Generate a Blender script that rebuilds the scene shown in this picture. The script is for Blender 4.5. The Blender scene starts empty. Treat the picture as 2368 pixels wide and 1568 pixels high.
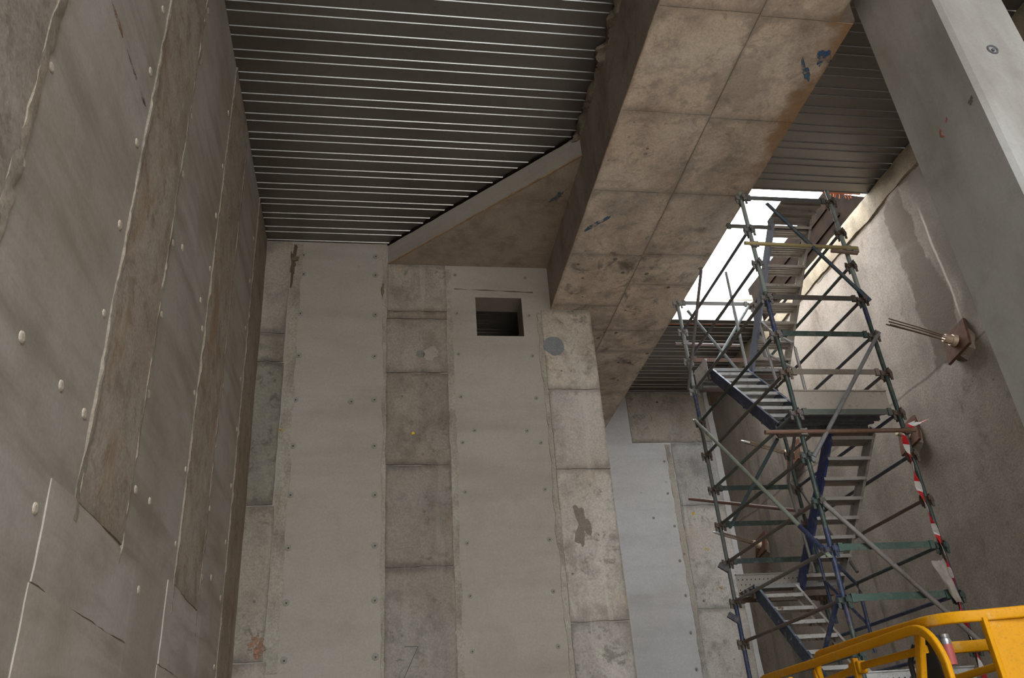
import bpy, math, random
from mathutils import Vector, Matrix, noise
random.seed(7)
sc = bpy.context.scene
col = sc.collection

# ------------------------------------------------------------------ camera, sky, exposure
cam_d = bpy.data.cameras.new('camera'); cam = bpy.data.objects.new('camera', cam_d); col.objects.link(cam)
cam_d.sensor_fit = 'HORIZONTAL'; cam_d.sensor_width = 36.0; cam_d.lens = 28.454
cam_d.clip_start = 0.05; cam_d.clip_end = 300
yaw, pitch, roll = 0.17932674, 0.504993758, -0.0751929792
fw = Vector((math.sin(yaw)*math.cos(pitch), math.cos(yaw)*math.cos(pitch), math.sin(pitch)))
r0 = Vector((math.cos(yaw), -math.sin(yaw), 0)); u0 = r0.cross(fw)
rt = r0*math.cos(roll)+u0*math.sin(roll); up = -r0*math.sin(roll)+u0*math.cos(roll)
m = Matrix(((rt.x, up.x, -fw.x, 0), (rt.y, up.y, -fw.y, 0), (rt.z, up.z, -fw.z, 1.6), (0, 0, 0, 1)))
cam.matrix_world = m
sc.camera = cam

world = bpy.data.worlds.new('overcast_sky'); sc.world = world; world.use_nodes = True
bg = world.node_tree.nodes['Background']
bg.inputs['Color'].default_value = (0.89, 0.945, 1.0, 1); bg.inputs['Strength'].default_value = 10.5

vs = sc.view_settings
sc.display_settings.display_device = 'sRGB'
vs.view_transform = 'Standard'; vs.look = 'None'; vs.gamma = 1.0; vs.use_curve_mapping = False
vs.exposure = 0.08
sc.cycles.max_bounces = 7; sc.cycles.diffuse_bounces = 6; sc.cycles.glossy_bounces = 3
sc.cycles.use_denoising = True
sc.cycles.sample_clamp_indirect = 6.0
sc.cycles.caustics_reflective = False; sc.cycles.caustics_refractive = False

ZC = 9.472      # underside of the roof deck
ZB = 8.275      # underside of the big beam
YB = 10.9       # face of the back wall
YF = 16.46      # face of the far wall of the alcove
XR = 7.58       # face of the right wall

# ------------------------------------------------------------------ materials
def nodes_of(name):
    m = bpy.data.materials.new(name); m.use_nodes = True
    nt = m.node_tree; b = nt.nodes['Principled BSDF']
    return m, nt, b
def N(nt, t, **kw):
    n = nt.nodes.new(t)
    for k, v in kw.items():
        if k in n.inputs: n.inputs[k].default_value = v
        else: setattr(n, k, v)
    return n
def math_n(nt, op, a, b=None, clamp=False):
    n = nt.nodes.new('ShaderNodeMath'); n.operation = op; n.use_clamp = clamp
    for i, v in enumerate((a, b)):
        if v is None: continue
        if isinstance(v, (int, float)): n.inputs[i].default_value = v
        else: nt.links.new(v, n.inputs[i])
    return n.outputs[0]
def smooth(nt, v, lo, hi):
    n = nt.nodes.new('ShaderNodeMapRange'); n.interpolation_type = 'SMOOTHSTEP'
    n.inputs['From Min'].default_value = lo; n.inputs['From Max'].default_value = hi
    nt.links.new(v, n.inputs['Value']); return n.outputs['Result']
def mix(nt, f, a, b, typ='MIX'):
    n = nt.nodes.new('ShaderNodeMix'); n.data_type = 'RGBA'; n.blend_type = typ
    if isinstance(f, (int, float)): n.inputs[0].default_value = f
    else: nt.links.new(f, n.inputs[0])
    for i, v in ((6, a), (7, b)):
        if isinstance(v, tuple): n.inputs[i].default_value = (*v, 1)
        else: nt.links.new(v, n.inputs[i])
    return n.outputs[2]
def noise_n(nt, vec, scale, detail=5, rough=.55, dist=0, stretch=None):
    if stretch:
        mp = nt.nodes.new('ShaderNodeMapping'); mp.inputs['Scale'].default_value = stretch
        nt.links.new(vec, mp.inputs['Vector']); vec = mp.outputs[0]
    n = nt.nodes.new('ShaderNodeTexNoise')
    n.inputs['Scale'].default_value = scale; n.inputs['Detail'].default_value = detail
    n.inputs['Roughness'].default_value = rough; n.inputs['Distortion'].default_value = dist
    nt.links.new(vec, n.inputs['Vector']); return n.outputs['Fac']

def concrete(name, base, warm, dark, streak=(1, .35, 5), streak_amt=.4, pits=0.5, blotch=.6, bump=.25, rough=.85,
             edge=0.0, grain=.3, pit_scale=7, extra=None):
    m, nt, b = nodes_of(name)
    P = nt.nodes.new('ShaderNodeTexCoord').outputs['Object']
    big = noise_n(nt, P, .55, 6, .6, .4)
    mid = noise_n(nt, P, 2.1, 8, .62, .3)
    fine = noise_n(nt, P, 38, 4, .6)
    stk = noise_n(nt, P, 1.6, 6, .6, .2, streak)
    c = mix(nt, smooth(nt, big, .35, .65), base, warm)
    c = mix(nt, math_n(nt, 'MULTIPLY', smooth(nt, stk, .42, .72), streak_amt), c, dark)
    c = mix(nt, math_n(nt, 'MULTIPLY', smooth(nt, mid, .48, .72), blotch), c, dark)
    # mottled grain
    g = nt.nodes.new('ShaderNodeMapRange'); nt.links.new(fine, g.inputs['Value'])
    g.inputs['From Min'].default_value = .3; g.inputs['From Max'].default_value = .7
    g.inputs['To Min'].default_value = 1-grain*.6; g.inputs['To Max'].default_value = 1+grain*.6
    vm = nt.nodes.new('ShaderNodeVectorMath'); vm.operation = 'SCALE'
    nt.links.new(c, vm.inputs[0]); nt.links.new(g.outputs[0], vm.inputs['Scale']); c = vm.outputs[0]
    # blow holes and dark oil spots
    if pits:
        v = nt.nodes.new('ShaderNodeTexVoronoi'); v.inputs['Scale'].default_value = pit_scale; v.inputs['Randomness'].default_value = 1
        nt.links.new(P, v.inputs['Vector'])
        pr = nt.nodes.new('ShaderNodeSeparateColor'); nt.links.new(v.outputs['Color'], pr.inputs[0])
        rad = math_n(nt, 'MULTIPLY', math_n(nt, 'POWER', pr.outputs[0], 5.0), .22)
        spot = smooth(nt, math_n(nt, 'SUBTRACT', rad, v.outputs['Distance']), 0.0, .05)
        gate = smooth(nt, noise_n(nt, P, .9, 2), .42, .6)
        c = mix(nt, math_n(nt, 'MULTIPLY', math_n(nt, 'MULTIPLY', spot, gate), pits), c, tuple(x*.45 for x in dark))
    if edge:   # dirt gathered along formwork joints
        a = nt.nodes.new('ShaderNodeAttribute'); a.attribute_name = 'edge'
        d = math_n(nt, 'ADD', a.outputs['Fac'], math_n(nt, 'MULTIPLY', math_n(nt, 'SUBTRACT', mid, .5), .35))
        c = mix(nt, math_n(nt, 'MULTIPLY', math_n(nt, 'SUBTRACT', 1.0, smooth(nt, d, -.02, .10)), edge), c, tuple(x*.5 for x in dark))
    if extra: c = extra(nt, P, c)
    oi = nt.nodes.new('ShaderNodeObjectInfo')
    c = mix(nt, 1.0, c, oi.outputs['Color'], 'MULTIPLY')
    nt.links.new(c, b.inputs['Base Color'])
    b.inputs['Roughness'].default_value = rough
    b.inputs['Specular IOR Level'].default_value = .25
    bp = nt.nodes.new('ShaderNodeBump'); bp.inputs['Strength'].default_value = bump; bp.inputs['Distance'].default_value = .02
    h = math_n(nt, 'ADD', math_n(nt, 'MULTIPLY', mid, .8), math_n(nt, 'MULTIPLY', fine, .35))
    nt.links.new(h, bp.inputs['Height']); nt.links.new(bp.outputs[0], b.inputs['Normal'])
    return m

def right_wall_stains(nt, P, c):
    s = nt.nodes.new('ShaderNodeSeparateXYZ'); nt.links.new(P, s.inputs[0]); Y, Z = s.outputs['Y'], s.outputs['Z']
    wob = math_n(nt, 'MULTIPLY', math_n(nt, 'SUBTRACT', noise_n(nt, P, 1.4, 5, .6), .5), .7)
    Yw = math_n(nt, 'ADD', Y, wob); Zw = math_n(nt, 'ADD', Z, wob)
    def band(v, a, b_, s_=.03):
        return math_n(nt, 'MULTIPLY', smooth(nt, v, a-s_, a+s_), math_n(nt, 'SUBTRACT', 1.0, smooth(nt, v, b_-s_, b_+s_)))
    damp = math_n(nt, 'MULTIPLY', band(Yw, 8.46, 9.02), band(Zw, 6.2, 9.0, .06))
    c = mix(nt, math_n(nt, 'MULTIPLY', damp, .8), c, (.085, .058, .038))
    damp2 = math_n(nt, 'MULTIPLY', band(Yw, 7.2, 8.24, .08), band(Zw, 6.5, 9.2, .15))
    c = mix(nt, math_n(nt, 'MULTIPLY', damp2, .6), c, (.095, .07, .05))
    lime = math_n(nt, 'MULTIPLY', band(math_n(nt, 'ADD', Y, math_n(nt, 'MULTIPLY', wob, .12)), 8.29, 8.325, .012), band(Zw, 6.75, 8.4, .2))
    c = mix(nt, math_n(nt, 'MULTIPLY', lime, .6), c, (.55, .47, .38))
    # runs of water deeper in, behind the scaffold
    run = smooth(nt, noise_n(nt, P, 1.3, 4, .6, .15, (1, 1, .07)), .54, .60)
    far = smooth(nt, Y, 10.6, 11.5)
    c = mix(nt, math_n(nt, 'MULTIPLY', math_n(nt, 'MULTIPLY', run, far), .7), c, (.11, .09, .07))
    # brown mud runs
    mud = smooth(nt, noise_n(nt, P, 2.6, 10, .75, .4, (1, 1, .55)), .56, .68)
    c = mix(nt, math_n(nt, 'MULTIPLY', mud, .6), c, (.10, .075, .048))
    spk = smooth(nt, noise_n(nt, P, 11, 8, .75), .60, .68)
    near = math_n(nt, 'MULTIPLY', band(Yw, 7.0, 8.9, .4), band(Zw, 4.8, 6.4, .4))
    c = mix(nt, math_n(nt, 'MULTIPLY', math_n(nt, 'MULTIPLY', spk, near), .8), c, (.055, .042, .028))
    pale = smooth(nt, noise_n(nt, P, .8, 5, .6, .4), .50, .66)
    c = mix(nt, math_n(nt, 'MULTIPLY', pale, .3), c, (.29, .25, .205))
    # rough construction joint
    cr = math_n(nt, 'ABSOLUTE', math_n(nt, 'SUBTRACT', math_n(nt, 'ADD', Z, math_n(nt, 'MULTIPLY', wob, .25)), 6.27))
    c = mix(nt, math_n(nt, 'MULTIPLY', math_n(nt, 'SUBTRACT', 1.0, smooth(nt, cr, .008, .035)), .6), c, (.06, .05, .04))
    return c

def soffit_stains(nt, P, c):
    mo = noise_n(nt, P, 5.5, 9, .72, .6); mo2 = noise_n(nt, P, 1.7, 6, .6, .8)
    c = mix(nt, math_n(nt, 'MULTIPLY', smooth(nt, mo, .50, .66), .42), c, (.22, .18, .145))
    c = mix(nt, math_n(nt, 'MULTIPLY', smooth(nt, mo2, .52, .66), .40), c, (.30, .27, .25))
    c = mix(nt, math_n(nt, 'MULTIPLY', math_n(nt, 'SUBTRACT', 1.0, smooth(nt, mo, .34, .44)), .30), c, (.85, .78, .68))
    s = nt.nodes.new('ShaderNodeSeparateXYZ'); nt.links.new(P, s.inputs[0]); X, Y = s.outputs['X'], s.outputs['Y']
    w = math_n(nt, 'MULTIPLY', math_n(nt, 'SUBTRACT', noise_n(nt, P, 2.2, 6, .65), .5), 1.3)
    rust = smooth(nt, math_n(nt, 'ADD', math_n(nt, 'SUBTRACT', X, 4.50), w), -.05, .25)
    nearby = math_n(nt, 'SUBTRACT', 1.0, smooth(nt, Y, 6.8, 8.2))
    c = mix(nt, math_n(nt, 'MULTIPLY', math_n(nt, 'MULTIPLY', rust, nearby), .75), c, (.36, .20, .09))
    oil = smooth(nt, noise_n(nt, P, 3.2, 7, .68, .4, (1, .8, 1)), .55, .68)
    back = smooth(nt, Y, 8.2, 9.6)
    c = mix(nt, math_n(nt, 'MULTIPLY', math_n(nt, 'MULTIPLY', oil, back), .6), c, (.07, .06, .055))
    # dark round oil spots
    v = nt.nodes.new('ShaderNodeTexVoronoi'); v.inputs['Scale'].default_value = 5.5; nt.links.new(P, v.inputs['Vector'])
    pr = nt.nodes.new('ShaderNodeSeparateColor'); nt.links.new(v.outputs['Color'], pr.inputs[0])
    rad = math_n(nt, 'MULTIPLY', math_n(nt, 'POWER', pr.outputs[1], 3.0), .30)
    spot = smooth(nt, math_n(nt, 'SUBTRACT', rad, v.outputs['Distance']), 0.0, .06)
    c = mix(nt, math_n(nt, 'MULTIPLY', math_n(nt, 'MULTIPLY', spot, back), .7), c, (.06, .05, .045))
    return c

MAT = {}
MAT['smooth'] = concrete('smooth_concrete', (.345, .308, .265), (.32, .28, .235), (.235, .202, .168), streak=(.25, .25, 1.6), streak_amt=.45, pits=.35, blotch=.25, bump=.06, grain=.12, pit_scale=5)
MAT['left'] = concrete('left_wall_concrete', (.39, .355, .32), (.34, .295, .245), (.22, .185, .145), streak=(1, .3, 2.2), streak_amt=.7, pits=.1, blotch=.35, bump=.08, grain=.12)
def strip_mottle(nt, P, c):
    mo = noise_n(nt, P, 6.5, 10, .75, .4); big = noise_n(nt, P, .9, 4, .6)
    c = mix(nt, math_n(nt, 'MULTIPLY', math_n(nt, 'MULTIPLY', smooth(nt, mo, .50, .62), smooth(nt, big, .46, .60)), .75), c, (.11, .105, .085))
    run = smooth(nt, noise_n(nt, P, 4.5, 6, .65, .1, (1, 1, .08)), .55, .68)
    c = mix(nt, math_n(nt, 'MULTIPLY', run, .35), c, (.42, .39, .34))
    orange = smooth(nt, noise_n(nt, P, 1.6, 6, .6, .6), .60, .72)
    return mix(nt, math_n(nt, 'MULTIPLY', orange, .4), c, (.36, .25, .15))
MAT['rough'] = concrete('rough_concrete', (.335, .30, .262), (.29, .25, .205), (.13, .112, .095), streak=(1, 1, .35), streak_amt=.5, pits=.9, blotch=.6, bump=.4, grain=.3, edge=.5, extra=strip_mottle)
def infill_mottle(nt, P, c):
    mo = noise_n(nt, P, 4.5, 9, .72, .5)
    c = mix(nt, math_n(nt, 'MULTIPLY', smooth(nt, mo, .50, .64), .55), c, (.15, .12, .09))
    c = mix(nt, math_n(nt, 'MULTIPLY', math_n(nt, 'SUBTRACT', 1.0, smooth(nt, mo, .34, .46)), .5), c, (.42, .38, .33))
    ru = smooth(nt, noise_n(nt, P, 1.1, 6, .65, .5, (1, 1.4, .4)), .54, .66)
    return mix(nt, math_n(nt, 'MULTIPLY', ru, .5), c, (.24, .15, .07))
MAT['brown'] = concrete('brown_infill_concrete', (.36, .325, .285), (.31, .265, .215), (.20, .165, .13), streak=(1, 1, .8), streak_amt=.4, pits=.3, blotch=.5, bump=.5, grain=.3, edge=.3, extra=infill_mottle)
MAT['pale'] = concrete('pale_mortar', (.40, .365, .315), (.34, .295, .24), (.16, .135, .105), streak=(2, 2, 1), streak_amt=.5, pits=.3, blotch=.6, bump=.6, grain=.35)
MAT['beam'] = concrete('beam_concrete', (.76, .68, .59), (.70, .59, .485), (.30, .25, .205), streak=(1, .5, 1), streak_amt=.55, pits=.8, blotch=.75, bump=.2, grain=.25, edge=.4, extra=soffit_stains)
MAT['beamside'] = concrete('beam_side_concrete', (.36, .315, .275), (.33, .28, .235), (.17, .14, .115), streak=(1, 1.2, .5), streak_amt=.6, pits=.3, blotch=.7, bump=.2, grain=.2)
MAT['rightwall'] = concrete('sprayed_concrete', (.25, .205, .165), (.20, .158, .12), (.115, .092, .072), streak=(1, 1, .3), streak_amt=.5, pits=0, blotch=.45, bump=.5, grain=.35, extra=right_wall_stains)
MAT['coping'] = concrete('coping_concrete', (.30, .24, .165), (.23, .18, .12), (.09, .07, .05), streak=(1, 1.5, .5), streak_amt=.6, pits=.5, blotch=.7, bump=.5, grain=.3)
MAT['column'] = concrete('column_concrete', (.41, .40, .38), (.375, .36, .335), (.235, .215, .18), streak=(.9, .9, .22), streak_amt=.75, pits=.1, blotch=.45, bump=.04, grain=.08)
MAT['ground'] = concrete('dirt_floor', (.48, .42, .35), (.42, .36, .29), (.28, .235, .185), pits=.3, blotch=.6, bump=.8)
MAT['slab'] = concrete('slab_concrete', (.36, .34, .31), (.33, .30, .26), (.22, .20, .17), blotch=.4)

def simple(name, colr, rough=.6, metal=0.0, var=.25, scale=9, dark=None, spec=.4, bump=0):
    m, nt, b = nodes_of(name)
    P = nt.nodes.new('ShaderNodeTexCoord').outputs['Object']
    n = noise_n(nt, P, scale, 6, .6)
    c = mix(nt, math_n(nt, 'MULTIPLY', smooth(nt, n, .4, .7), var*2), colr, dark or tuple(x*.45 for x in colr))
    nt.links.new(c, b.inputs['Base Color'])
    b.inputs['Roughness'].default_value = rough; b.inputs['Metallic'].default_value = metal
    b.inputs['Specular IOR Level'].default_value = spec
    if bump:
        bp = nt.nodes.new('ShaderNodeBump'); bp.inputs['Strength'].default_value = bump; bp.inputs['Distance'].default_value = .01
        nt.links.new(n, bp.inputs['Height']); nt.links.new(bp.outputs[0], b.inputs['Normal'])
    return m
def painted(name, rust=(.10, .062, .042), amt=.5, mud=(.22, .19, .16), mud_amt=.3, rough=.55, metal=.0, scale=5):
    m, nt, b = nodes_of(name)
    P = nt.nodes.new('ShaderNodeTexCoord').outputs['Object']
    oi = nt.nodes.new('ShaderNodeObjectInfo')
    n1 = noise_n(nt, P, scale, 8, .7); n2 = noise_n(nt, P, scale*2.3, 6, .65, .3); n3 = noise_n(nt, P, scale*12, 4, .6)
    c = mix(nt, math_n(nt, 'MULTIPLY', smooth(nt, n2, .48, .66), mud_amt), oi.outputs['Color'], mud)
    c = mix(nt, math_n(nt, 'MULTIPLY', smooth(nt, n1, .56, .64), amt), c, rust)
    c = mix(nt, math_n(nt, 'MULTIPLY', smooth(nt, n3, .5, .75), .25), c, (.05, .045, .04))
    nt.links.new(c, b.inputs['Base Color'])
    b.inputs['Roughness'].default_value = rough; b.inputs['Metallic'].default_value = metal
    return m
MAT['paint'] = painted('weathered_painted_steel')
MAT['chip'] = painted('chipped_painted_steel', rust=(.40, .37, .33), amt=.85, mud_amt=.25, scale=7)
MAT['galv'] = painted('weathered_galvanised_steel', amt=.3, mud=(.36, .31, .25), mud_amt=.5, rough=.5, metal=.25)
MAT['rustwhite'] = painted('rust_spotted_steel', rust=(.13, .06, .03), amt=.9, mud_amt=.3, scale=9)
MAT['yellow'] = painted('yellow_enamel', rust=(.50, .36, .14), amt=.35, mud=(.40, .18, .003), mud_amt=.4, rough=.5, scale=7)
MAT['yellow'].node_tree.nodes['Principled BSDF'].inputs['Specular IOR Level'].default_value = .12
MAT['mark'] = concrete('sprayed_mark', (1, 1, 1), (.9, .9, .9), (.55, .55, .55), pits=0, streak_amt=.2, blotch=.4, bump=.1)
def faded(name):
    m, nt, b = nodes_of(name)
    P = nt.nodes.new('ShaderNodeTexCoord').outputs['Object']
    oi = nt.nodes.new('ShaderNodeObjectInfo')
    nt.links.new(oi.outputs['Color'], b.inputs['Base Color']); b.inputs['Roughness'].default_value = .85
    a = noise_n(nt, P, 16, 8, .75); a2 = noise_n(nt, P, 5, 4, .6)
    nt.links.new(smooth(nt, math_n(nt, 'ADD', math_n(nt, 'MULTIPLY', a, .7), math_n(nt, 'MULTIPLY', a2, .3)), .42, .60), b.inputs['Alpha'])
    return m
MAT['faded'] = faded('faded_mark')
MAT['timber'] = simple('shade_darkened_timber', (.014, .0085, .0055), .9, var=.45, scale=4, dark=(.006, .004, .003), spec=.03)  # brown timber; backlit shade of the hoarding put into the colour
MAT['ply'] = simple('pale_plywood', (.80, .76, .68), .8, var=.2, scale=3)  # whitened: glare of the stair opening put into the colour
MAT['black'] = simple('black_rubber', (.02, .02, .02), .55)
MAT['chrome'] = simple('dull_tin', (.4, .4, .39), .35, .6)
MAT['pink'] = simple('pink_label', (.55, .13, .12), .5)
MAT['orange'] = simple('orange_mesh', (.75, .18, .05), .6)
MAT['plastic'] = simple('grey_film', (.42, .38, .33), .5, var=.2)
MAT['rustplate'] = simple('rusty_plate', (.095, .047, .03), .85, var=.4, scale=8, dark=(.05, .025, .016), spec=.1)
MAT['strand'] = simple('rusty_strand', (.13, .08, .05), .7, var=.3, scale=20)

# galvanised roof deck
m, nt, b = nodes_of('galvanised_deck')
P = nt.nodes.new('ShaderNodeTexCoord').outputs['Object']
n1 = noise_n(nt, P, 1.0, 5, .6, .2, (.15, 1, 1)); n2 = noise_n(nt, P, 14, 5, .6)
c = mix(nt, smooth(nt, n1, .35, .65), (.25, .238, .222), (.20, .188, .172))
c = mix(nt, math_n(nt, 'MULTIPLY', smooth(nt, n2, .5, .7), .25), c, (.18, .16, .135))
nt.links.new(c, b.inputs['Base Color']); b.inputs['Metallic'].default_value = .9; b.inputs['Roughness'].default_value = .36
MAT['deck'] = m
# red and white tape
m, nt, b = nodes_of('barrier_tape_stripes')
P = nt.nodes.new('ShaderNodeTexCoord').outputs['Object']
s = nt.nodes.new('ShaderNodeSeparateXYZ'); nt.links.new(P, s.inputs[0])
ph = math_n(nt, 'FRACT', math_n(nt, 'MULTIPLY', math_n(nt, 'ADD', s.outputs['Z'], math_n(nt, 'MULTIPLY', s.outputs['X'], .9)), 4.6))
c = mix(nt, math_n(nt, 'GREATER_THAN', ph, .5), (.78, .74, .72), (.62, .02, .03))
nt.links.new(c, b.inputs['Base Color']); b.inputs['Roughness'].default_value = .4
MAT['tape'] = m

# ------------------------------------------------------------------ mesh helpers
class MB:
    def __init__(s): s.v = []; s.f = []; s.mi = []; s.e = None
    def add(s, vs_, fs, mi=0):
        o = len(s.v); s.v += [tuple(x) for x in vs_]; s.f += [tuple(i+o for i in f) for f in fs]; s.mi += [mi]*len(fs); return s
    def box(s, a, b, mi=0):
        (x0, y0, z0), (x1, y1, z1) = a, b
        return s.add([(x0,y0,z0),(x1,y0,z0),(x1,y1,z0),(x0,y1,z0),(x0,y0,z1),(x1,y0,z1),(x1,y1,z1),(x0,y1,z1)],
                     [(0,3,2,1),(4,5,6,7),(0,1,5,4),(1,2,6,5),(2,3,7,6),(3,0,4,7)], mi)
    def bar(s, p, q, w, h, upv=(0,0,1), mi=0):      # rectangular bar from p to q; h along upv
        p, q = Vector(p), Vector(q); d = (q-p).normalized(); u = Vector(upv); u = (u-d*u.dot(d)).normalized(); r = d.cross(u)
        vs_ = [e+r*(a*w/2)+u*(c*h/2) for e in (p, q) for a, c in ((-1,-1),(1,-1),(1,1),(-1,1))]
        return s.add(vs_, [(0,1,2,3),(7,6,5,4),(0,4,5,1),(1,5,6,2),(2,6,7,3),(3,7,4,0)], mi)
    def sweep(s, pts, prof, upv=(0,0,1), caps=True, mi=0):
        pts = [Vector(p) for p in pts]; n = len(prof); rings = []
        for i, p in enumerate(pts):
            d = (pts[min(i+1, len(pts)-1)]-pts[max(i-1, 0)]).normalized()
            u = Vector(upv) if not isinstance(upv, list) else Vector(upv[i])
            if abs(d.dot(u.normalized())) > .98: u = Vector((0, 1, 0)) if abs(d.y) < .9 else Vector((1, 0, 0))
            u = (u-d*u.dot(d)).normalized(); r = d.cross(u)
            k = 1.0
            if 0 < i < len(pts)-1:
                a = (pts[i]-pts[i-1]).normalized(); k = 1/max(.5, abs(a.dot(d)))
            rings += [p+r*(x)+u*(y) for x, y in prof]
        fs = [(i*n+j, i*n+(j+1) % n, (i+1)*n+(j+1) % n, (i+1)*n+j) for i in range(len(pts)-1) for j in range(n)]
        if caps: fs += [tuple(reversed(range(n))), tuple(range((len(pts)-1)*n, len(pts)*n))]
        return s.add(rings, fs, mi)
    def tube(s, p, q, r=.0242, n=12, mi=0): return s.sweep([p, q], circ(r, n), mi=mi)
    def path(s, pts, r=.0242, n=10, mi=0, upv=(0,0,1)): return s.sweep(pts, circ(r, n), upv, mi=mi)
    def prism(s, poly, ext, mi=0):      # planar polygon extruded
        n = len(poly); e = Vector(ext); a = [Vector(p) for p in poly]
        nrm = sum(((a[i]-a[0]).cross(a[(i+1) % n]-a[0]) for i in range(1, n-1)), Vector())
        if nrm.dot(e) > 0: a = a[::-1]
        vs_ = a+[p+e for p in a]
        return s.add(vs_, [tuple(range(n)), tuple(range(2*n-1, n-1, -1))]+[(i, i+n, (i+1) % n+n, (i+1) % n) for i in range(n)], mi)
    def disc(s, c, nrm, r0, r1, h, n=20, mi=0):      # short frustum
        c = Vector(c); nrm = Vector(nrm).normalized()
        return s.sweep_r([c, c+nrm*h], [r0, r1], n, mi)
    def sweep_r(s, pts, rs, n=14, mi=0):
        pts = [Vector(p) for p in pts]; d = (pts[-1]-pts[0]).normalized()
        u = Vector((0,0,1)) if abs(d.z) < .9 else Vector((1,0,0)); u = (u-d*u.dot(d)).normalized(); r = d.cross(u)
        vs_ = [p+(r*math.cos(2*math.pi*j/n)+u*math.sin(2*math.pi*j/n))*R for p, R in zip(pts, rs) for j in range(n)]
        fs = [(i*n+j, i*n+(j+1) % n, (i+1)*n+(j+1) % n, (i+1)*n+j) for i in range(len(pts)-1) for j in range(n)]
        fs += [tuple(reversed(range(n))), tuple(range((len(pts)-1)*n, len(pts)*n))]
        return s.add(vs_, fs, mi)
    def build(s, name, mats, parent=None, color=None, smooth_=False, bevel=0):
        me = bpy.data.meshes.new(name); me.from_pydata(s.v, [], s.f); me.update()
        if not isinstance(mats, (list, tuple)): mats = [mats]
        for mm in mats: me.materials.append(mm)
        me.polygons.foreach_set('material_index', s.mi)
        if s.e is not None:
            at = me.attributes.new('edge', 'FLOAT', 'POINT'); at.data.foreach_set('value', s.e)
        if smooth_:
            me.polygons.foreach_set('use_smooth', [True]*len(me.polygons))
            try: me.set_sharp_from_angle(angle=math.radians(40))
            except Exception: pass
        o = bpy.data.objects.new(name, me); col.objects.link(o)
        if color: o.color = (*color, 1)
        if parent is not None:
            o.parent = parent
            w = Vector((0,0,0)); pp = parent
            while pp is not None: w += pp.location; pp = pp.parent
            o.location = -w
        if bevel:
            bv = o.modifiers.new('bevel', 'BEVEL'); bv.width = bevel; bv.segments = 2; bv.limit_method = 'ANGLE'
        return o
def circ(r, n): return [(r*math.cos(2*math.pi*i/n), r*math.sin(2*math.pi*i/n)) for i in range(n)]
def rrect(w, h, r, k=3):
    out = []
    for cx, cy, a0 in ((w/2-r, h/2-r, 0), (-w/2+r, h/2-r, 90), (-w/2+r, -h/2+r, 180), (w/2-r, -h/2+r, 270)):
        for i in range(k+1):
            a = math.radians(a0+90*i/k); out.append((cx+r*math.cos(a), cy+r*math.sin(a)))
    return out
def thing(name, label, cat, loc, group=None):
    o = bpy.data.objects.new(name, None); col.objects.link(o); o.location = loc; o.empty_display_size = .2
    o['label'] = label; o['category'] = cat
    if group: o['group'] = group
    return o
def tag(o, label, cat, group=None):
    o['label'] = label; o['category'] = cat
    if group: o['group'] = group
    return o
def struct(o): o['kind'] = 'structure'; return o

def panel(name, c, mat, parent, thick=.015, res=.08, jit=.01, amp=.004, color=None, ns=3.0, seed=0, jit_sides=(1,1,1,1), jf=4.0):
    """slab of cast concrete: c = four corners (bl, br, tr, tl) seen from the room; bumpy front, ragged outline"""
    A, B, C_, D = [Vector(p) for p in c]
    W = max((B-A).length, (C_-D).length); H = max((D-A).length, (C_-B).length)
    nx = max(2, int(W/res)); ny = max(2, int(H/res))
    nrm = (B-A).cross(D-A).normalized(); off = Vector((seed*7.3, seed*3.1, seed*5.7))
    eu = (B-A).normalized(); ev = (D-A).normalized()
    mb = MB(); mb.e = []
    idx = {}
    for j in range(ny+1):
        for i in range(nx+1):
            u, v = i/nx, j/ny
            p = A*(1-u)*(1-v)+B*u*(1-v)+C_*u*v+D*(1-u)*v
            d = [v*H, (1-u)*W, (1-v)*H, u*W]
            q = p.copy()
            jn = lambda k: noise.noise(p*jf+off+Vector((k*11.0, 0, 0)))+.5*noise.noise(p*jf*3.1+off)
            if j == 0 and jit_sides[0]: q += ev*jn(1)*jit
            if i == nx and jit_sides[1]: q += eu*jn(2)*jit
            if j == ny and jit_sides[2]: q += ev*jn(3)*jit
            if i == 0 and jit_sides[3]: q += eu*jn(4)*jit
            rim = min(d) < 1e-6
            h = thick+amp*(noise.noise(p*ns+off)+.6*noise.noise(p*ns*2.7+off)) - (.2*thick if rim else 0)
            idx[i, j] = len(mb.v); mb.v.append(tuple(q+nrm*h)); mb.e.append(min(d[0], d[2], d[1]*2.2+.02, d[3]*2.2+.02))
    for j in range(ny):
        for i in range(nx):
            mb.f.append((idx[i, j], idx[i+1, j], idx[i+1, j+1], idx[i, j+1]))
    ring = [(i, 0) for i in range(nx)]+[(nx, j) for j in range(ny)]+[(i, ny) for i in range(nx, 0, -1)]+[(0, j) for j in range(ny, 0, -1)]
    base = []
    for k in ring:
        base.append(len(mb.v)); p = Vector(mb.v[idx[k]]); mb.v.append(tuple(p-nrm*((p-A).dot(nrm)+.01))); mb.e.append(0)
    for k in range(len(ring)):
        a, b_ = idx[ring[k]], idx[ring[(k+1) % len(ring)]]
        mb.f.append((b_, a, base[k], base[(k+1) % len(ring)]))
    mb.mi = [0]*len(mb.f)
    return mb.build(name, mat, parent, color, smooth_=True)

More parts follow.
